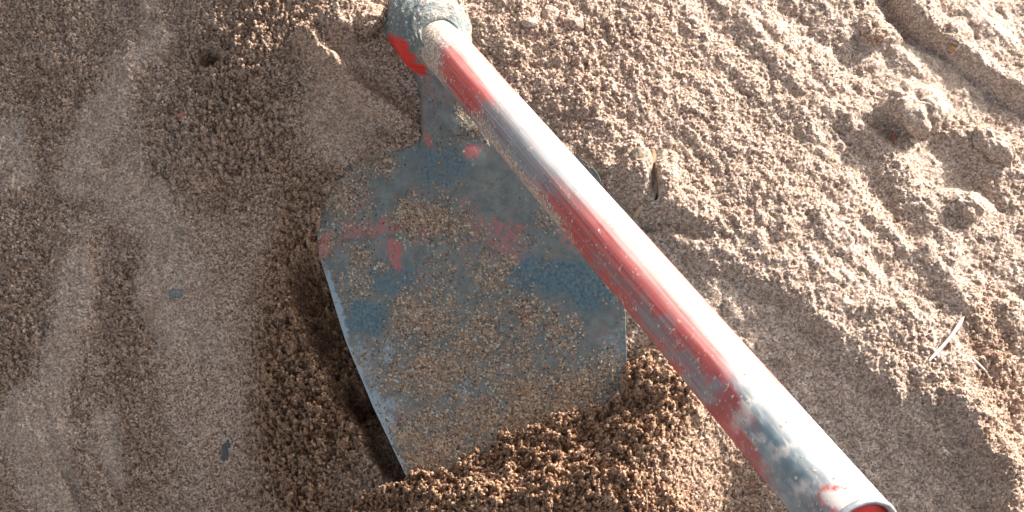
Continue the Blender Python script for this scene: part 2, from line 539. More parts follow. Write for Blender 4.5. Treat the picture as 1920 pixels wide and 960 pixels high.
fine2 *= smooth(0.375, 0.336, X)*smooth(-0.41, -0.373, X)*smooth(0.285, 0.246, Y)*smooth(-0.21, -0.169, Y)
Z = Z + fine2*np.where(ins & (pin < 0), 0.2, 1.0)
# nothing of the bed may come through the blade where the photograph shows steel
Z = np.where(ins & (pin < -0.001), np.minimum(Z, BLZ-0.005), Z)

verts = np.stack([X, Y, Z], -1).reshape(-1, 3)
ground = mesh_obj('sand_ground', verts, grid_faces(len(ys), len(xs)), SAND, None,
                  {'rough': rough, 'pale': np.clip(pale, 0, 1), 'wet_dim': np.clip(wet_dim, 0, 1)})
tag(ground, 'heap of coarse beige sand, sunlit on the right and shaded on the left', kind='structure')

def sample(arr, x, y):
    """bilinear lookup in a ground array"""
    ix = np.clip(np.searchsorted(xs, x)-1, 0, len(xs)-2); iy = np.clip(np.searchsorted(ys, y)-1, 0, len(ys)-2)
    fx = (x-xs[ix])/(xs[ix+1]-xs[ix]); fy = (y-ys[iy])/(ys[iy+1]-ys[iy])
    return (arr[iy, ix]*(1-fx)+arr[iy, ix+1]*fx)*(1-fy) + (arr[iy+1, ix]*(1-fx)+arr[iy+1, ix+1]*fx)*fy
def ground_at(px, py):
    """point of the finished sand at a photograph position"""
    v = ray_pt(px, py, 1.0) - CAM
    t = np.linspace(0.75, 1.25, 2000)
    P = CAM + t[:, None]*v
    below_ = P[:, 2] < sample(Z, P[:, 0], P[:, 1])
    return P[np.argmax(below_)]

# ------------------------------------------------------------------ loose crumbs (stuff)
def crumb_nodes(name, mat, subdiv=2, noise_amt=0.75):
    ng = bpy.data.node_groups.new(name, 'GeometryNodeTree')
    ng.interface.new_socket('Geometry', in_out='INPUT', socket_type='NodeSocketGeometry')
    ng.interface.new_socket('Geometry', in_out='OUTPUT', socket_type='NodeSocketGeometry')
    N = ng.nodes; L = ng.links
    gi = N.new('NodeGroupInput'); go = N.new('NodeGroupOutput')
    join = N.new('GeometryNodeGeometryToInstance')
    for k in range(4):
        ico = N.new('GeometryNodeMeshIcoSphere'); ico.inputs['Radius'].default_value = 1.0; ico.inputs['Subdivisions'].default_value = subdiv
        pos = N.new('GeometryNodeInputPosition')
        add = N.new('ShaderNodeVectorMath'); add.operation = 'ADD'; add.inputs[1].default_value = (k*7.3, k*3.1, k*1.7)
        nz = N.new('ShaderNodeTexNoise'); nz.inputs['Scale'].default_value = 1.3; nz.inputs['Detail'].default_value = 2
        L.new(pos.outputs[0], add.inputs[0]); L.new(add.outputs[0], nz.inputs['Vector'])
        sub = N.new('ShaderNodeVectorMath'); sub.operation = 'SUBTRACT'; sub.inputs[1].default_value = (0.5, 0.5, 0.5)
        L.new(nz.outputs['Color'], sub.inputs[0])
        sc = N.new('ShaderNodeVectorMath'); sc.operation = 'SCALE'; sc.inputs['Scale'].default_value = 2.2*noise_amt
        L.new(sub.outputs[0], sc.inputs[0])
        sp = N.new('GeometryNodeSetPosition')
        L.new(ico.outputs[0], sp.inputs['Geometry']); L.new(sc.outputs[0], sp.inputs['Offset'])
        sm = N.new('GeometryNodeSetMaterial'); sm.inputs['Material'].default_value = mat
        L.new(sp.outputs[0], sm.inputs['Geometry'])
        L.new(sm.outputs[0], join.inputs[0])
    iop = N.new('GeometryNodeInstanceOnPoints')
    L.new(gi.outputs[0], iop.inputs['Points']); L.new(join.outputs[0], iop.inputs['Instance'])
    iop.inputs['Pick Instance'].default_value = True
    rs = N.new('FunctionNodeRandomValue'); rs.data_type = 'FLOAT_VECTOR'
    rs.inputs[0].default_value = (0, 0, 0); rs.inputs[1].default_value = (6.28, 6.28, 6.28)
    L.new(rs.outputs[0], iop.inputs['Rotation'])
    na = N.new('GeometryNodeInputNamedAttribute'); na.data_type = 'FLOAT'; na.inputs['Name'].default_value = 'size'
    L.new(na.outputs[0], iop.inputs['Scale'])
    L.new(iop.outputs[0], go.inputs[0])
    return ng
def scatter(name, P, attrs, mat, label, subdiv=2):
    o = mesh_obj(name, P, [], mat, None, attrs, smooth_shade=False)
    md = o.modifiers.new('scatter', 'NODES'); md.node_group = crumb_nodes(name, mat, subdiv)
    return tag(o, label, kind='stuff')

n = 240000
x = rng.uniform(-0.372, 0.335, n); y = rng.uniform(-0.168, 0.24, n)
r_ = sample(rough, x, y); i_ = sample(sB.astype(np.float32), x, y); p_ = sample(pin.astype(np.float32), x, y)
keep = (rng.random(n) < 0.04 + 0.75*np.clip(r_-0.15, 0, 1)) & ((i_ > 0.0015) | (p_ > 0.001))
x, y, r_ = x[keep], y[keep], r_[keep]
size = (0.00030 + 0.00060*rng.random(len(x))**5.0)*(0.7+0.5*r_)
z = sample(Z, x, y) + size*0.35
scatter('sand_crumbs', np.stack([x, y, z], -1),
        {'size': size, 'pale': sample(pale, x, y), 'wet_dim': sample(wet_dim, x, y), 'tone': rng.random(len(x))}, CRUMB,
        'loose crumbs and coarse grains of sand strewn over the heap')

# ------------------------------------------------------------------ hoe
hoe = bpy.data.objects.new('hoe', None)
hoe.location = tuple(PN)
hoe.empty_display_size = 0.05
C.objects.link(hoe)
tag(hoe, 'worn red and grey hoe with sandy blade and pipe handle, half buried in sand', 'hoe')
bpy.context.view_layer.update()

def pblob(px, py, cx, cy, rx, ry, rot=0.0, soft=0.5):
    dx = px-cx; dy = py-cy
    ca, sa = math.cos(rot), math.sin(rot)
    q = np.sqrt(((dx*ca+dy*sa)/rx)**2 + ((-dx*sa+dy*ca)/ry)**2)
    return smooth(1+soft, 1-soft, q)
def pmax(px, py, L, soft=0.5):
    m = np.zeros(px.shape)
    for b in L:
        amt = b[5] if len(b) > 5 else 1.0
        m = np.maximum(m, amt*pblob(px, py, b[0], b[1], b[2], b[3], b[4] if len(b) > 4 else 0.0, soft))
    return m

def steel_material():
    M = NT('worn_blade_steel')
    p = M.pos()
    red = M.attr('red'); blue = M.attr('blue'); bright = M.attr('bright'); dust = M.attr('dust')
    n1 = M.noise(160, 5, 0.62, p); n2 = M.noise(520, 4, 0.6, p); n3 = M.noise(60, 4, 0.6, p)
    col = M.mix(M.step(n1, 0.3, 0.7), (0.105, 0.124, 0.118), (0.185, 0.202, 0.19))
    col = M.mix(M.step(n3, 0.5, 0.72), col, (0.20, 0.165, 0.155))
    bl = M.step(M.math('ADD', blue, M.math('MULTIPLY', M.math('SUBTRACT', n1, 0.5), 1.5)), 0.3, 0.75)
    col = M.mix(bl, col, M.mix(M.step(n2, 0.35, 0.65), (0.05, 0.095, 0.122), (0.12, 0.18, 0.20)))
    br = M.step(M.math('ADD', bright, M.math('MULTIPLY', M.math('SUBTRACT', n2, 0.5), 1.2)), 0.3, 0.8)
    col = M.mix(br, col, (0.26, 0.34, 0.38))
    n4 = M.noise(330, 5, 0.68, p)
    rd = M.step(M.math('ADD', red, M.math('MULTIPLY', M.math('SUBTRACT', n4, 0.5), 2.8)), 0.40, 1.0)
    rd = M.math('MULTIPLY', rd, 0.85)
    col = M.mix(rd, col, M.mix(n2, (0.33, 0.085, 0.085), (0.48, 0.135, 0.13)))
    v = M.voro(900, p)
    sep = M.new('ShaderNodeSeparateColor'); M.link(v.outputs['Color'], sep.inputs[0])
    grains = M.ramp(sep.outputs[0], GRAIN)
    thr = M.math('ADD', M.math('MULTIPLY', dust, 0.9), M.math('MULTIPLY', M.math('SUBTRACT', n2, 0.5), 0.9))
    dm = M.step(M.math('SUBTRACT', thr, M.math('MULTIPLY', sep.outputs[1], 0.75)), 0.0, 0.16)
    col = M.mix(dm, col, M.mix(0.08, M.mix(1.0, grains, (0.72, 0.70, 0.61), 'MULTIPLY'), (0.24, 0.22, 0.18)))
    M.link(col, M.b.inputs['Base Color'])
    M.link(M.math('ADD', 0.42, M.math('MULTIPLY', dm, 0.45)), M.b.inputs['Roughness'])
    M.link(M.math('MULTIPLY', M.math('SUBTRACT', 1.0, M.math('MAXIMUM', dm, rd)), 0.12), M.b.inputs['Metallic'])
    h = M.math('ADD', M.math('MULTIPLY', n1, 0.4), M.math('MULTIPLY', dm, M.math('SUBTRACT', 1.6, v.outputs['Distance'])))
    M.link(M.bump(h, 0.8, 0.0007), M.b.inputs['Normal'])
    return M.m
STEEL = steel_material()

# blade: a dished plate with a real thickness
def plate(rows_y, ncol, lift, thick, name, dish):
    nr = len(rows_y)
    lx = np.interp(rows_y, LY, LX); rx = np.interp(rows_y, RY, RX)
    s = np.linspace(0, 1, ncol)
    PXg = lx[:, None]*(1-s) + rx[:, None]*s
    PYg = np.repeat(rows_y[:, None], ncol, 1)
    P = on_blade(PXg, PYg)
    off = dish(PXg, PYg, s[None, :]*np.ones_like(PXg))
    top = P + off[..., None]*N_BL
    bot = top - (thick*(0.3+0.7*smooth(0.0, 0.06, np.minimum(s, 1-s)))[None, :, None])*N_BL
    return PXg, PYg, top, bot
def solid(top, bot):
    nr, nc = top.shape[:2]
    V = np.concatenate([top.reshape(-1, 3), bot.reshape(-1, 3)])
    f = grid_faces(nr, nc)
    o = nr*nc
    F = [f[:, ::-1], f + o]
    idx = np.arange(o).reshape(nr, nc)
    loop = np.concatenate([idx[0, :], idx[1:, -1], idx[-1, -2::-1], idx[-2:0:-1, 0]])
    nx = np.roll(loop, -1)
    F.append(np.stack([loop, nx, nx+o, loop+o], -1))
    return V, np.concatenate(F)
rows = np.concatenate([np.linspace(256, 320, 60), np.linspace(322, 960, 170)])
def dish(px, py, s):
    d = 0.0030*((2*s-1)**2)*smooth(280, 420, py)*np.where(s < 0.5, 1.0, -0.9) + 0.0012*np.sin(py/90.0)*(s-0.5)
    d += 0.0009*(fbm(px/60, py/60, 301, 3)-0.5)
    d += 0.004*np.exp(-((px-860-(py-260)*0.12)/45)**2)*smooth(420, 265, py)      # stiffening spine under the neck
    return d
PXg, PYg, top, bot = plate(rows, 170, 0, 0.0028, 'blade', dish)
edge_s = np.linspace(0, 1, 170)[None, :]*np.ones_like(PXg)
redl = [(614, 462, 15, 24, 0.3), (700, 430, 75, 20, -0.05, 0.70), (740, 478, 12, 34, -0.45, 0.95), (785, 420, 55, 34, 0, 0.62),
        (888, 285, 10, 18, 0, 1.0), (905, 278, 22, 6, 0, 0.7), (945, 440, 45, 38, 0.4, 0.66), (966, 436, 14, 26, 0.2, 0.75),
        (970, 480, 20, 18, 0, 0.6), (890, 425, 18, 50, 0, 0.55), (690, 370, 30, 10, 0, 0.5), (1085, 440, 50, 26, 0, 0.6), (660, 380, 40, 30, 0, 0.5),
        (806, 262, 9, 14, 0, 0.8), (640, 455, 30, 10, 0, 0.55), (880, 380, 14, 30, 0, 0.55), ]
bluel = [(690, 595, 40, 32, 0, 0.95), (1040, 520, 110, 42, 0.1, 0.85), (1110, 550, 60, 40, 0, 0.8), (772, 624, 16, 12, 0, 0.95),
         (735, 520, 60, 40, 0, 0.65), (830, 310, 80, 45, 0, 0.6), (630, 520, 20, 40, 0, 0.6), (1000, 640, 60, 30, 0, 0.45), (940, 650, 14, 50, 0, 0.6)]
brightl = [(728, 660, 18, 26, 0, 0.62), (1148, 650, 40, 44, 0, 0.50), (872, 740, 11, 46, -0.1, 0.62), (890, 690, 12, 14, 0, 0.6),
           (738, 755, 20, 18, 0, 0.66), (1060, 640, 30, 16, 0, 0.42), (945, 690, 10, 26, 0, 0.5), (690, 680, 18, 60, -0.4, 0.6), (720, 770, 12, 60, -0.45, 0.8)]
dustl = [(790, 415, 60, 50, 0, 0.85), (850, 430, 70, 40, 0, 0.7), (640, 345, 80, 50, 0.5, 0.8), (700, 310, 60, 30, 0, 0.9),
         (860, 650, 190, 100, 0, 0.72), (800, 600, 60, 50, 0.4, 0.85), (820, 700, 110, 60, 0, 0.85), (1000, 760, 200, 60, -0.3, 0.95),
         (1010, 590, 110, 50, 0.3, 0.62), (800, 830, 120, 60, -0.4, 1.0), (930, 500, 60, 60, 0, 0.6), (680, 485, 24, 26, 0, 0.8), (1110, 690, 70, 50, 0, 0.5),
         (885, 230, 14, 50, -0.5, 0.8), (665, 560, 30, 120, -0.3, 0.45)]
nz = fbm(PXg/38, PYg/38, 401, 4)
dust = np.maximum(0.22, 0.84*pmax(PXg, PYg, dustl, 0.8))
clean = pmax(PXg, PYg, [(825, 310, 60, 36), (960, 330, 80, 70), (1060, 520, 90, 40), (690, 598, 32, 26), (1130, 580, 40, 50)], 0.6)
dust = dust*(1-0.75*clean) + 0.8*(nz-0.5)
leftedge = smooth(0.030, 0.004, edge_s + 0.05*(fbm(PXg/16, PYg/16, 411, 3)-0.5))*smooth(430, 560, PYg)*0.9
wxp = PXg + 24*(fbm(PXg/22, PYg/26, 421, 4)-0.5); wyp = PYg + 24*(fbm(PXg/22, PYg/26, 431, 4)-0.5)
at_blade = {'red': pmax(wxp, wyp, redl), 'blue': pmax(wxp, wyp, bluel, 0.7), 'bright': np.maximum(pmax(wxp, wyp, brightl, 0.7), leftedge),
            'dust': dust*(1-0.6*smooth(0.04, 0.0, edge_s)*smooth(460, 600, PYg))}
BV, BF = solid(top, bot)
blade = mesh_obj('blade', BV, BF, STEEL, hoe, {k_: np.concatenate([v_.ravel(), v_.ravel()]) for k_, v_ in at_blade.items()})
blade.data.set_sharp_from_angle(angle=math.radians(40))
TOPZ = top

# neck: a strap rising from the blade to the collar
def neck():
    ry = np.linspace(112, 275, 70); nc = 40
    lx = np.interp(ry, [112, 150, 180, 250, 275], [765, 782, 789, 792, 786])
    rx = np.interp(ry, [112, 180, 250, 275], [880, 900, 912, 920])
    s = np.linspace(0, 1, nc)
    a = lx[:, None]*(1-s)+rx[:, None]*s; b = np.repeat(ry[:, None], nc, 1)
    P = on_blade(a, b)
    arch = np.sqrt(np.clip(1-(2*s-1)**2, 0, 1))[None, :]
    up = 0.0008 + 0.0062*arch*smooth(275, 235, b) + 0.006*smooth(190, 120, b)*arch + 0.0012*(fbm(a/30, b/30, 77, 3)-0.5)
    t_ = P + up[..., None]*N_BL
    return a, b, t_, P - 0.004*N_BL
a, b, t_, bt_ = neck()
V_, F_ = solid(t_, bt_)
zz = {'red': pmax(a, b, [(806, 262, 9, 14, 0, 0.8), (812, 200, 20, 50, 0, 0.42), (808, 150, 14, 16, 0, 0.6), (850, 185, 30, 14, 0, 0.45)]), 'blue': 0.1+0*a, 'bright': 0*a,
      'dust': 0.12 + 0.55*pblob(a, b, 885, 232, 14, 40, -0.5) + 0.35*(fbm(a/20, b/20, 78, 3)-0.5)}
neck_o = mesh_obj('neck', V_, F_, STEEL, hoe, {k_: np.concatenate([v_.ravel(), v_.ravel()]) for k_, v_ in zz.items()})

# frame round the handle axis
E1 = np.cross(AX, PA-CAM); E1 /= np.linalg.norm(E1)
if E1 @ RGT < 0: E1 = -E1                      # across, to the upper right
E2 = np.cross(AX, E1); E2 /= np.linalg.norm(E2)
if E2 @ FWD > 0: E2 = -E2                      # towards the camera
def lathe(profile, na, centre=PA, bumpf=None, closed=False):
    """profile: (distance along axis, radius)"""
    th = np.linspace(0, 2*math.pi, na, endpoint=False)
    pr = np.array(profile)
    R = np.repeat(pr[:, 1][:, None], na, 1); T = np.repeat(pr[:, 0][:, None], na, 1)
    TH = np.repeat(th[None, :], len(pr), 0)
    if bumpf is not None: R = R + bumpf(T, TH)
    P = centre + T[..., None]*AX + R[..., None]*(np.cos(TH)[..., None]*E1 + np.sin(TH)[..., None]*E2)
    return P, T, TH

def collar_material():
    M = NT('crusted_collar_steel')
    p = M.pos()
    red = M.attr('red'); blue = M.attr('blue')
    n1 = M.noise(220, 5, 0.65, p); n2 = M.noise(700, 4, 0.6, p)
    col = M.mix(M.step(n1, 0.3, 0.7), (0.16, 0.17, 0.155), (0.34, 0.325, 0.285))
    col = M.mix(M.math('MULTIPLY', blue, M.step(n1, 0.25, 0.6)), col, (0.10, 0.16, 0.17))
    v = M.voro(900, p)
    sep = M.new('ShaderNodeSeparateColor'); M.link(v.outputs['Color'], sep.inputs[0])
    gm = M.step(M.math('SUBTRACT', M.math('ADD', 0.20, M.math('MULTIPLY', M.math('SUBTRACT', n1, 0.5), 1.8)), M.math('MULTIPLY', sep.outputs[1], 0.8)), 0.0, 0.15)
    col = M.mix(gm, col, M.mix(0.4, M.ramp(sep.outputs[0], GRAIN), (0.42, 0.38, 0.33)))
    rd = M.step(M.math('ADD', red, M.math('MULTIPLY', M.math('SUBTRACT', n1, 0.5), 2.6)), 0.42, 0.6)
    col = M.mix(rd, col, (0.72, 0.035, 0.022))
    M.link(col, M.b.inputs['Base Color'])
    M.link(M.math('SUBTRACT', 0.85, M.math('MULTIPLY', rd, 0.4)), M.b.inputs['Roughness'])
    h = M.math('ADD', n1, M.math('MULTIPLY', n2, 0.7))
    M.link(M.bump(h, 1.0, 0.002), M.b.inputs['Normal'])
    return M.m
COLLAR = collar_material()
RC = 0.0232
prof = [(-0.048, 0.0175), (-0.044, 0.0205), (-0.032, 0.0222), (-0.02, 0.0230), (-0.010, RC), (-0.003, RC), (0.0015, RC-0.0007),
        (0.0040, RC-0.0022), (0.0056, RC-0.0042), (0.0056, 0.0178), (0.0040, 0.0165), (0.0015, 0.0152), (-0.001, 0.0137)]
crust = [(-0.048, 0.0175), (-0.044, 0.0205), (-0.032, 0.0222), (-0.02, 0.0230), (-0.010, RC), (-0.003, RC), (0.0015, RC-0.0007),
         (0.0045, RC-0.0026), (0.0075, 0.0186), (0.0105, 0.0168), (0.0150, 0.0152), (0.0200, 0.0141), (0.0230, 0.0130)]
pi_ = np.linspace(0, 1, 90); pk = np.linspace(0, 1, len(prof))
prA = np.stack([np.interp(pi_, pk, [q[k_] for q in prof]) for k_ in (0, 1)], -1)
prB = np.stack([np.interp(pi_, pk, [q[k_] for q in crust]) for k_ in (0, 1)], -1)
cb = lambda T, TH: 0.0042*(fbm(np.cos(TH)*3.4+5+T*90, np.sin(TH)*3.4+5+T*170, 501, 5)-0.5)
PAa, T, TH = lathe(prA, 140, PA, cb)
PBb, T, TH = lathe(prB, 140, PA, cb)
gap = smooth(math.cos(math.radians(58)), math.cos(math.radians(30)), np.cos(TH-math.radians(68)) + 0.25*(fbm(np.cos(TH)*3+5, np.sin(TH)*3+5, 511, 3)-0.5))
gap = gap*0.62
P = PAa*gap[..., None] + PBb*(1-gap[..., None])
cx_, cy_ = proj(P)
ca_ = {'red': pmax(cx_, cy_, [(750, 98, 20, 36, -0.5), (778, 135, 19, 38, -0.7), (802, 162, 15, 26, -0.5)], 0.5),
       'blue': np.maximum(smooth(830, 770, cx_+0.4*(cy_-50))*0.9, pblob(cx_, cy_, 826, 50, 48, 18, -0.1))}
collar = mesh_obj('collar', P.reshape(-1, 3), grid_faces(*P.shape[:2], wrap=True), COLLAR, hoe, ca_)

def handle_material():
    M = NT('worn_red_pipe')
    p = M.pos()
    red = M.attr('red'); blue = M.attr('blue'); glare_scuff = M.attr('glare_scuff'); dust = M.attr('dust'); str_ = M.attr('streak')
    n1 = M.noise(120, 5, 0.6, p); n2 = M.noise(650, 3, 0.6, p)
    col = M.mix(str_, (0.155, 0.15, 0.165), (0.30, 0.285, 0.30))
    col = M.mix(blue, col, M.mix(str_, (0.12, 0.185, 0.215), (0.30, 0.37, 0.39)))
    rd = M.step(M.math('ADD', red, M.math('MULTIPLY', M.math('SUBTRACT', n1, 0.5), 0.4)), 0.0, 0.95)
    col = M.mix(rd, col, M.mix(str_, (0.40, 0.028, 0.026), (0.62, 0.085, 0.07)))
    glare_fac = M.math('ADD', glare_scuff, M.math('MULTIPLY', M.math('SUBTRACT', n1, 0.5), 0.35), True)
    col = M.mix(glare_fac, col, (0.62, 0.56, 0.52))  # painted glare band, plus real pale swirls and the scuffed spot
    v = M.voro(900, p)
    sep = M.new('ShaderNodeSeparateColor'); M.link(v.outputs['Color'], sep.inputs[0])
    dm = M.step(M.math('SUBTRACT', M.math('ADD', dust, M.math('MULTIPLY', M.math('SUBTRACT', n2, 0.5), 0.6)), M.math('MULTIPLY', sep.outputs[1], 0.8)), 0.0, 0.15)
    col = M.mix(dm, col, M.mix(0.35, M.ramp(sep.outputs[0], GRAIN), (0.42, 0.38, 0.33)))
    M.link(col, M.b.inputs['Base Color'])
    M.link(M.math('ADD', M.math('ADD', 0.42, M.math('MULTIPLY', str_, 0.14)), M.math('MULTIPLY', dm, 0.45)), M.b.inputs['Roughness'])
    M.b.inputs['Specular IOR Level'].default_value = 0.75
    h = M.math('ADD', M.math('MULTIPLY', n1, 0.3), M.math('MULTIPLY', dm, 0.8))
    M.link(M.bump(h, 0.5, 0.0005), M.b.inputs['Normal'])
    return M.m
PIPE = handle_material()
na = 160
tl = np.linspace(-0.02, LEN-0.0012, 420)
hb = lambda T, TH: 0.00045*(fbm(np.cos(TH)*1.5+5, T*22+np.sin(TH), 601, 3)-0.5)
P, T, TH = lathe(np.stack([tl, np.full_like(tl, R_H)], -1), na, PA, hb)
hx, hy = proj(P)
axy = proj(PA + T[..., None]*AX)[1]             # height of the axis in the photograph at this station
W = np.cos(TH)                                  # -1 lower left flank, +1 upper right flank
sn = fbm(TH*7, T*16, 611, 4); s2 = fbm(TH*16, T*7, 621, 3)
wn = W + 0.5*(fbm(np.cos(TH)*4+3, T*26, 631, 3)-0.5)
redm = 0.75*smooth(95, 135, axy)*smooth(235, 190, axy + 60*(sn-0.5)) * smooth(-1.1, -0.7, W)
redm = np.maximum(redm, 0.68*smooth(330, 470, axy + 160*(sn-0.5) - 60*W)*smooth(820, 720, axy + 130*(sn-0.5) + 110*W))
redm = np.maximum(redm, 0.72*smooth(-0.72, -0.9, wn)*smooth(480, 540, axy)*smooth(860, 780, axy))
redm = np.maximum(redm, 0.75*smooth(0.55, 0.8, wn)*smooth(420, 520, axy)*smooth(860, 760, axy))
hxw = hx + 60*(fbm(hx/30, hy/30, 651, 4)-0.5); hyw = hy + 60*(fbm(hx/30, hy/30, 661, 4)-0.5)
redm -= 0.55*pmax(hxw, hyw, [(1225, 600, 17, 60, -0.7, 1.0), (1290, 690, 18, 60, -0.7, 0.9), (1150, 520, 10, 50, -0.7, 0.6), (1330, 735, 26, 30, -0.7, 0.9)], 0.7)
# scuffed bare spot with a red rim close to the free end
hs, ht = hx + 22*(fbm(hx/12, hy/12, 671, 3)-0.5), hy + 22*(fbm(hx/12, hy/12, 681, 3)-0.5)
spot = pblob(hs, ht, 1586, 938, 46, 20, 0.15, 0.2); ring = pblob(hs, ht, 1583, 936, 51, 25, 0.15, 0.12)
redm = np.maximum(redm*(1-spot), 0.9*ring*(1-spot)*smooth(1605, 1580, hx))
bluem = np.clip(smooth(700, 760, axy)*smooth(1010, 900, axy+60*(sn-0.5)) + 0.35*smooth(240, 300, axy)*smooth(420, 360, axy), 0, 1)
glare_scuff = 0.65*smooth(-0.15, 0.60, W + 0.45*(sn-0.5) + 0.30*(s2-0.5))*(0.35+0.65*smooth(0.95, 0.70, W + 0.25*(s2-0.5)))*0.9  # painted highlight: pale band on the sun-facing flank widens the white glare
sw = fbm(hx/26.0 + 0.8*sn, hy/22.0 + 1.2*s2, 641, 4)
glare_scuff = np.maximum(glare_scuff, 0.75*smooth(0.50, 0.74, sw)*smooth(730, 800, axy)*smooth(-1.0, -0.4, W))
glare_scuff = np.maximum(glare_scuff*(1-ring*smooth(1605, 1580, hx)), 0.95*spot)
dst = 0.95*smooth(150, 85, axy + 40*(sn-0.5) + 22*W) + 0.75*smooth(-0.62, -0.82, W+0.25*(s2-0.5))*smooth(180, 230, axy)*smooth(470, 380, axy)
dst = np.maximum(dst, 0.10*smooth(0.3, -0.6, W) + 0.16*smooth(0.52, 0.75, fbm(hx/14, hy/14, 691, 4)))
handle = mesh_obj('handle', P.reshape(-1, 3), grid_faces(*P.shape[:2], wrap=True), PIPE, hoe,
                  {'red': redm, 'blue': np.clip(bluem, 0, 1), 'glare_scuff': glare_scuff, 'dust': dst, 'streak': np.clip(((s2*(1-bluem)+sw*bluem)-0.3)*2.2, 0, 1)})

def simple(name, col, rough_, metal=0.0, spec=0.5, nscale=300, var=0.25, bump=0.3, bd=0.0005):
    M = NT(name)
    p = M.pos(); n1 = M.noise(nscale, 4, 0.6, p)
    dark = tuple(c*(1-var) for c in col); lite = tuple(min(1, c*(1+var)) for c in col)
    M.link(M.mix(M.step(n1, 0.3, 0.7), dark, lite), M.b.inputs['Base Color'])
    M.b.inputs['Roughness'].default_value = rough_
    M.b.inputs['Metallic'].default_value = metal
    M.b.inputs['Specular IOR Level'].default_value = spec
    M.link(M.bump(n1, bump, bd), M.b.inputs['Normal'])
    return M.m
RIM = simple('pipe_rim_steel', (0.42, 0.44, 0.47), 0.35, 0.6)
PLUG = simple('red_plug', (0.62, 0.03, 0.02), 0.4, nscale=120, var=0.2)
rp = [(LEN-0.0016, R_H-0.0001), (LEN-0.0004, R_H+0.00035), (LEN+0.0006, R_H+0.0002), (LEN+0.0010, R_H-0.0006),
      (LEN+0.0006, R_H-0.0016), (LEN-0.0006, R_H-0.0021), (LEN-0.003, R_H-0.0022)]
P, T, TH = lathe(rp, 120)
rim = mesh_obj('end_rim', P.reshape(-1, 3), grid_faces(*P.shape[:2], wrap=True), RIM, handle)
pp = [(LEN-0.0022, R_H-0.00225), (LEN-0.0012, R_H-0.0030), (LEN-0.0009, R_H-0.0045), (LEN-0.0010, 0.004), (LEN-0.0010, 0.0002)]
P, T, TH = lathe(pp, 96)
plug = mesh_obj('end_plug', P.reshape(-1, 3), grid_faces(*P.shape[:2], wrap=True), PLUG, handle)
# lengthwise weld seam of the pipe
sa = math.acos(0.12)
ts = np.linspace(0.05, LEN-0.004, 200)
prof_s = [(-0.0007, -0.0001), (-0.0003, 0.00018), (0.0003, 0.00018), (0.0007, -0.0001)]
VS = np.zeros((len(ts), 4, 3))
for j, (o_, h_) in enumerate(prof_s):
    ang = sa + o_/R_H
    VS[:, j] = PA + ts[:, None]*AX + (R_H+h_)*(math.cos(ang)*E1+math.sin(ang)*E2)
VS += (0.00012*(fbm(ts*90, ts*0, 801, 2)-0.5))[:, None, None]*E2

# grains lying on the blade
n = 60000
ii = rng.uniform(0, len(rows)-1.001, n); jj = rng.uniform(0, 168.99, n)
i0 = ii.astype(int); j0 = jj.astype(int); fi = (ii-i0)[:, None]; fj = (jj-j0)[:, None]
Pg = (TOPZ[i0, j0]*(1-fi)*(1-fj)+TOPZ[i0+1, j0]*fi*(1-fj)+TOPZ[i0, j0+1]*(1-fi)*fj+TOPZ[i0+1, j0+1]*fi*fj)
dd = at_blade['dust'][i0, j0]
area = (np.interp(rows[i0], RY, RX)-np.interp(rows[i0], LY, LX))*np.gradient(rows)[i0]
keep = (rng.random(n) < np.clip(dd-0.12, 0, 1)**1.5*area/area.max()*1.3) & (jj > 4)
Pg = Pg[keep]
size = 0.00024 + 0.00034*rng.random(len(Pg))**3
Pg = Pg + (size*0.4)[:, None]*N_BL
scatter('sand_grains', Pg, {'size': size, 'pale': np.full(len(Pg), 0.2), 'wet_dim': np.full(len(Pg), 0.65), 'tone': rng.random(len(Pg))}, CRUMB,
        'loose sand grains strewn over the hoe blade', 1)

# ------------------------------------------------------------------ small things on the sand
def lump(name, px, py, rx, ry, rz, mat, label, cat, group=None, seed=0, rot=0.0, sink=0.35, amp=0.25, freq=1.6, n=28, attrs=None):
    if name == 'sand_clod': amp, freq, n, sink = 0.42, 2.3, 56, 0.45
    """rounded irregular stone or clod; sizes in photograph pixels"""
    c = ground_at(px, py)
    th = np.linspace(0, math.pi, n); ph = np.linspace(0, 2*math.pi, 2*n, endpoint=False)
    TH, PH = np.meshgrid(th, ph, indexing='ij')
    D = np.stack([np.sin(TH)*np.cos(PH), np.sin(TH)*np.sin(PH), np.cos(TH)], -1)
    q = fbm(D[..., 0]*freq+D[..., 2]*1.1+seed*3.7+9, D[..., 1]*freq-D[..., 2]*0.9+seed*1.3+9, 900+seed, 4)-0.5
    Rr = 1 + 2*amp*q
    P = D*Rr[..., None]*np.array([rx, ry, rz])*PXM
    ca, sa_ = math.cos(rot), math.sin(rot)
    P = np.stack([P[..., 0]*ca-P[..., 1]*sa_, P[..., 0]*sa_+P[..., 1]*ca, P[..., 2] + rz*PXM*(1-2*sink)], -1)
    at_ = {k_: np.full(P.shape[:2], v_) for k_, v_ in (attrs or {}).items()}
    o = mesh_obj(name, P.reshape(-1, 3), grid_faces(n, 2*n, wrap=True), mat, None, at_)
    o.location = tuple(c)
    return tag(o, label, cat, group)
PEB = simple('pale_pebble', (0.36, 0.30, 0.23), 0.7, nscale=500)
GREYP = simple('grey_green_pebble', (0.13, 0.17, 0.16), 0.6, nscale=500)
BROWNP = simple('brown_pebble', (0.36, 0.20, 0.07), 0.6, nscale=500)
DARKF = simple('dark_flake', (0.06, 0.075, 0.075), 0.7, nscale=600)
REDCH = simple('red_chip', (0.30, 0.10, 0.07), 0.6, nscale=500)
LEAF = simple('dry_leaf', (0.27, 0.22, 0.165), 0.8, nscale=420, var=0.6, bump=1.0, bd=0.0015)
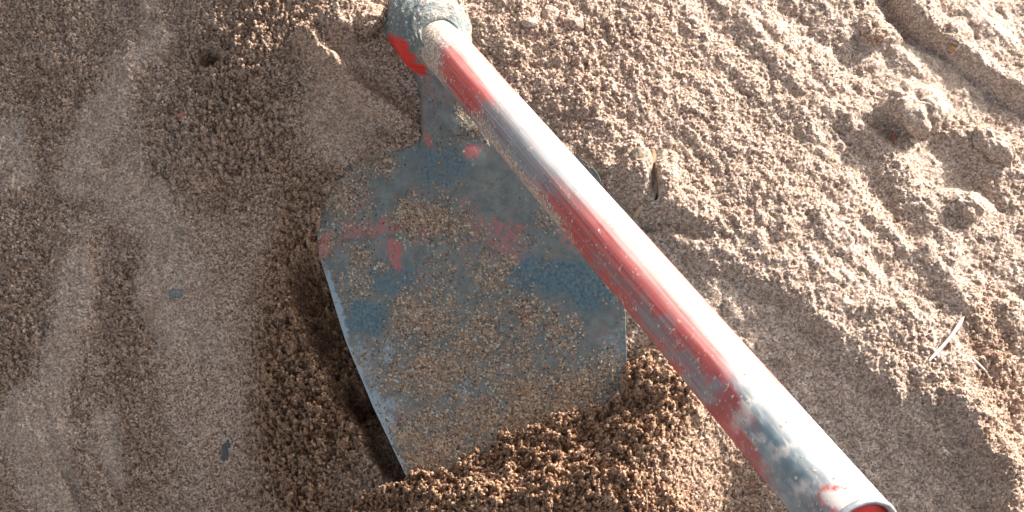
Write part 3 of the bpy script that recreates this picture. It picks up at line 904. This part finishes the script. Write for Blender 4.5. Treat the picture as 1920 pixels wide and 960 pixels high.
LEAFB = simple('brown_leaf', (0.21, 0.12, 0.05), 0.65, nscale=260, var=0.35)
STRAW = simple('bleached_straw', (0.56, 0.46, 0.42), 0.55, nscale=400, var=0.1)
WOOD = simple('wood_chip', (0.50, 0.36, 0.22), 0.7, nscale=400, var=0.3)

lump('pebble', 1033, 30, 17, 18, 14, SAND, 'rounded beige pebble, tallest of the three right of the collar', 'pebble', 'pebbles beside the collar', 1, attrs={'pale': 0.7, 'wet_dim': 0, 'rough': 0})
lump('pebble', 994, 43, 15, 10, 9, SAND, 'flat pale pebble nearest the collar, left of the round one', 'pebble', 'pebbles beside the collar', 2, attrs={'pale': 1, 'wet_dim': 0, 'rough': 0})
lump('pebble', 1076, 46, 19, 15, 12, SAND, 'low pinkish beige pebble, farthest from the collar of three', 'pebble', 'pebbles beside the collar', 3, attrs={'pale': 0.4, 'wet_dim': 0, 'rough': 0})
ca = {'pale': 0.75, 'wet_dim': 0.0, 'rough': 0.5}
lump('sand_clod', 1712, 203, 52, 42, 36, SAND, 'largest grey sand clod, on the sunlit slope at upper right', 'sand clod', 'clods of packed sand', 11, -0.3, 0.4, 0.28, attrs=ca)
lump('sand_clod', 1640, 60, 26, 22, 20, SAND, 'brown sided sand clod near the top edge, above the largest clod', 'sand clod', 'clods of packed sand', 12, 0.4, 0.4, 0.3, attrs={'pale': 0.3, 'wet_dim': 0.3, 'rough': 0.5})
lump('sand_clod', 1860, 272, 40, 24, 24, SAND, 'long sand clod right of and below the largest clod', 'sand clod', 'clods of packed sand', 13, -0.7, 0.4, 0.3, attrs=ca)
lump('sand_clod', 1816, 385, 27, 24, 22, SAND, 'small rounded sand clod near the right edge at mid height', 'sand clod', 'clods of packed sand', 14, 0.2, 0.4, 0.3, attrs=ca)
lump('sand_clod', 690, 38, 36, 28, 26, SAND, 'orange lit sand clod just left of the hoe collar', 'sand clod', 'clods of packed sand', 15, 0.5, 0.4, 0.35, attrs={'pale': 0.1, 'wet_dim': 0.3, 'rough': 0.5})
lump('pebble', 331, 550, 14, 9, 7, GREYP, 'tiny grey green pebble alone on smooth shaded sand', 'pebble', None, 21)
lump('pebble', 1786, 93, 6, 8, 7, BROWNP, 'tiny orange brown pebble in the crack at upper right', 'pebble', None, 22, 0, 0.2)
lump('bark_flake', 424, 842, 7, 22, 5, DARKF, 'dark narrow bark flake on shaded sand at lower left', 'flake', None, 23, -0.15, 0.2, 0.4)
lump('paint_chip', 343, 218, 12, 5, 4, REDCH, 'dull red paint chip on rough shaded sand at upper left', 'paint chip', None, 24, 0.1, 0.2)
lump('paint_chip', 1676, 262, 6, 9, 2.5, REDCH, 'red orange chip just below the largest sand clod', 'paint chip', None, 25, 0.3, 0.2)

def stalk(name, pts, r0, r1, mat, label, cat):
    """thin bent stem through points (photograph x, y, height above sand in px)"""
    Q = []
    for px_, py_, h_ in pts:
        g_ = ground_at(px_, py_); Q.append(g_ + np.array([0, 0, h_*PXM]))
    Q = np.array(Q); k_ = np.linspace(0, len(Q)-1, 24)
    i_ = np.arange(len(Q))
    Q = np.stack([np.interp(k_, i_, Q[:, j]) for j in range(3)], -1)
    for _ in range(3): Q[1:-1] = 0.25*Q[:-2]+0.5*Q[1:-1]+0.25*Q[2:]
    d_ = np.gradient(Q, axis=0); d_ /= np.linalg.norm(d_, axis=1)[:, None]
    a_ = np.cross(d_, [0, 0, 1.0]); a_ /= np.linalg.norm(a_, axis=1)[:, None]
    b_ = np.cross(a_, d_)
    rr = np.interp(np.linspace(0, 1, 24), [0, 0.1, 0.9, 1], [r0*0.5, r0, r1, r1*0.3])*PXM
    an = np.linspace(0, 2*math.pi, 8, endpoint=False)
    P = Q[:, None] + rr[:, None, None]*(np.cos(an)[None, :, None]*a_[:, None] + np.sin(an)[None, :, None]*b_[:, None]*0.7)
    o_ = Q[0].copy()
    o = mesh_obj(name, (P-o_).reshape(-1, 3), grid_faces(24, 8, wrap=True), mat)
    o.location = tuple(o_)
    return tag(o, label, cat)
stalk('dry_straw', [(1741, 677, 3), (1765, 652, 8), (1785, 628, 9), (1806, 596, 4)], 3.0, 3.5, STRAW, 'pale pinkish straw lying bent on rough sand at right', 'straw')
stalk('grass_stem', [(1818, 668, 2), (1834, 684, 4), (1848, 697, 3), (1853, 706, 2)], 2.2, 2.2, STRAW, 'short pale grass stem lying right of the pinkish straw', 'grass stem')
stalk('twig', [(1782, 105, 3), (1790, 97, 6), (1800, 88, 4)], 2.2, 1.8, STRAW, 'tiny grey twig beside the orange brown pebble', 'twig')
stalk('wood_sliver', [(1189, 411, 3), (1194, 403, 9), (1204, 390, 14)], 5.0, 3.0, WOOD, 'small tan wood sliver poking from sand beside the handle', 'wood sliver')

# scrap of dry leaf: two curled halves standing in the sand, brown where they meet
leaf = bpy.data.objects.new('dry_leaf', None)
lc = ground_at(1212, 355)
leaf.location = tuple(lc); leaf.empty_display_size = 0.01
C.objects.link(leaf)
tag(leaf, 'curled dry leaf scrap with brown middle, standing in sand right of handle', 'leaf')
bpy.context.view_layer.update()
def curl(name, base, tip, wd, bend, mat, seed):
    nr, nc = 18, 12
    b0 = ground_at(*base) + np.array([0, 0, 0.001]); t0 = ground_at(*tip) + np.array([0, 0, 0.007])
    s = np.linspace(0, 1, nr)[:, None]; c = np.linspace(-1, 1, nc)[None, :]
    d_ = t0-b0; L_ = np.linalg.norm(d_); d_ /= L_
    side = np.cross(d_, [0, 0, 1.0]); side /= np.linalg.norm(side)
    out = np.cross(side, d_)
    wv = wd*PXM*np.clip(0.25+0.95*s, 0, 1)*np.sqrt(np.clip(1-np.clip((s-0.72)/0.30, 0, 1)**2, 0.02, 1))
    ang = c*bend
    P = b0 + (s*L_)[..., None]*d_ + (wv*np.sin(ang)/math.sin(bend))[..., None]*side + (wv*(np.cos(ang)-1)*0.9)[..., None]*out
    P = P + (0.0008*(fbm(c*2+seed+5+0*s, s*5+3+0*c, 950+seed, 3)-0.5))[..., None]*out
    V_, F_ = solid(P, P - 0.0005*out)
    return mesh_obj(name, V_, F_, mat, leaf)
curl('leaf_half', (1217, 378), (1197, 284), 24, 1.25, LEAF, 1)
curl('leaf_half', (1221, 378), (1243, 288), 16, 1.2, LEAF, 2)
curl('leaf_rib', (1219, 372), (1222, 288), 9, 0.9, LEAFB, 3)
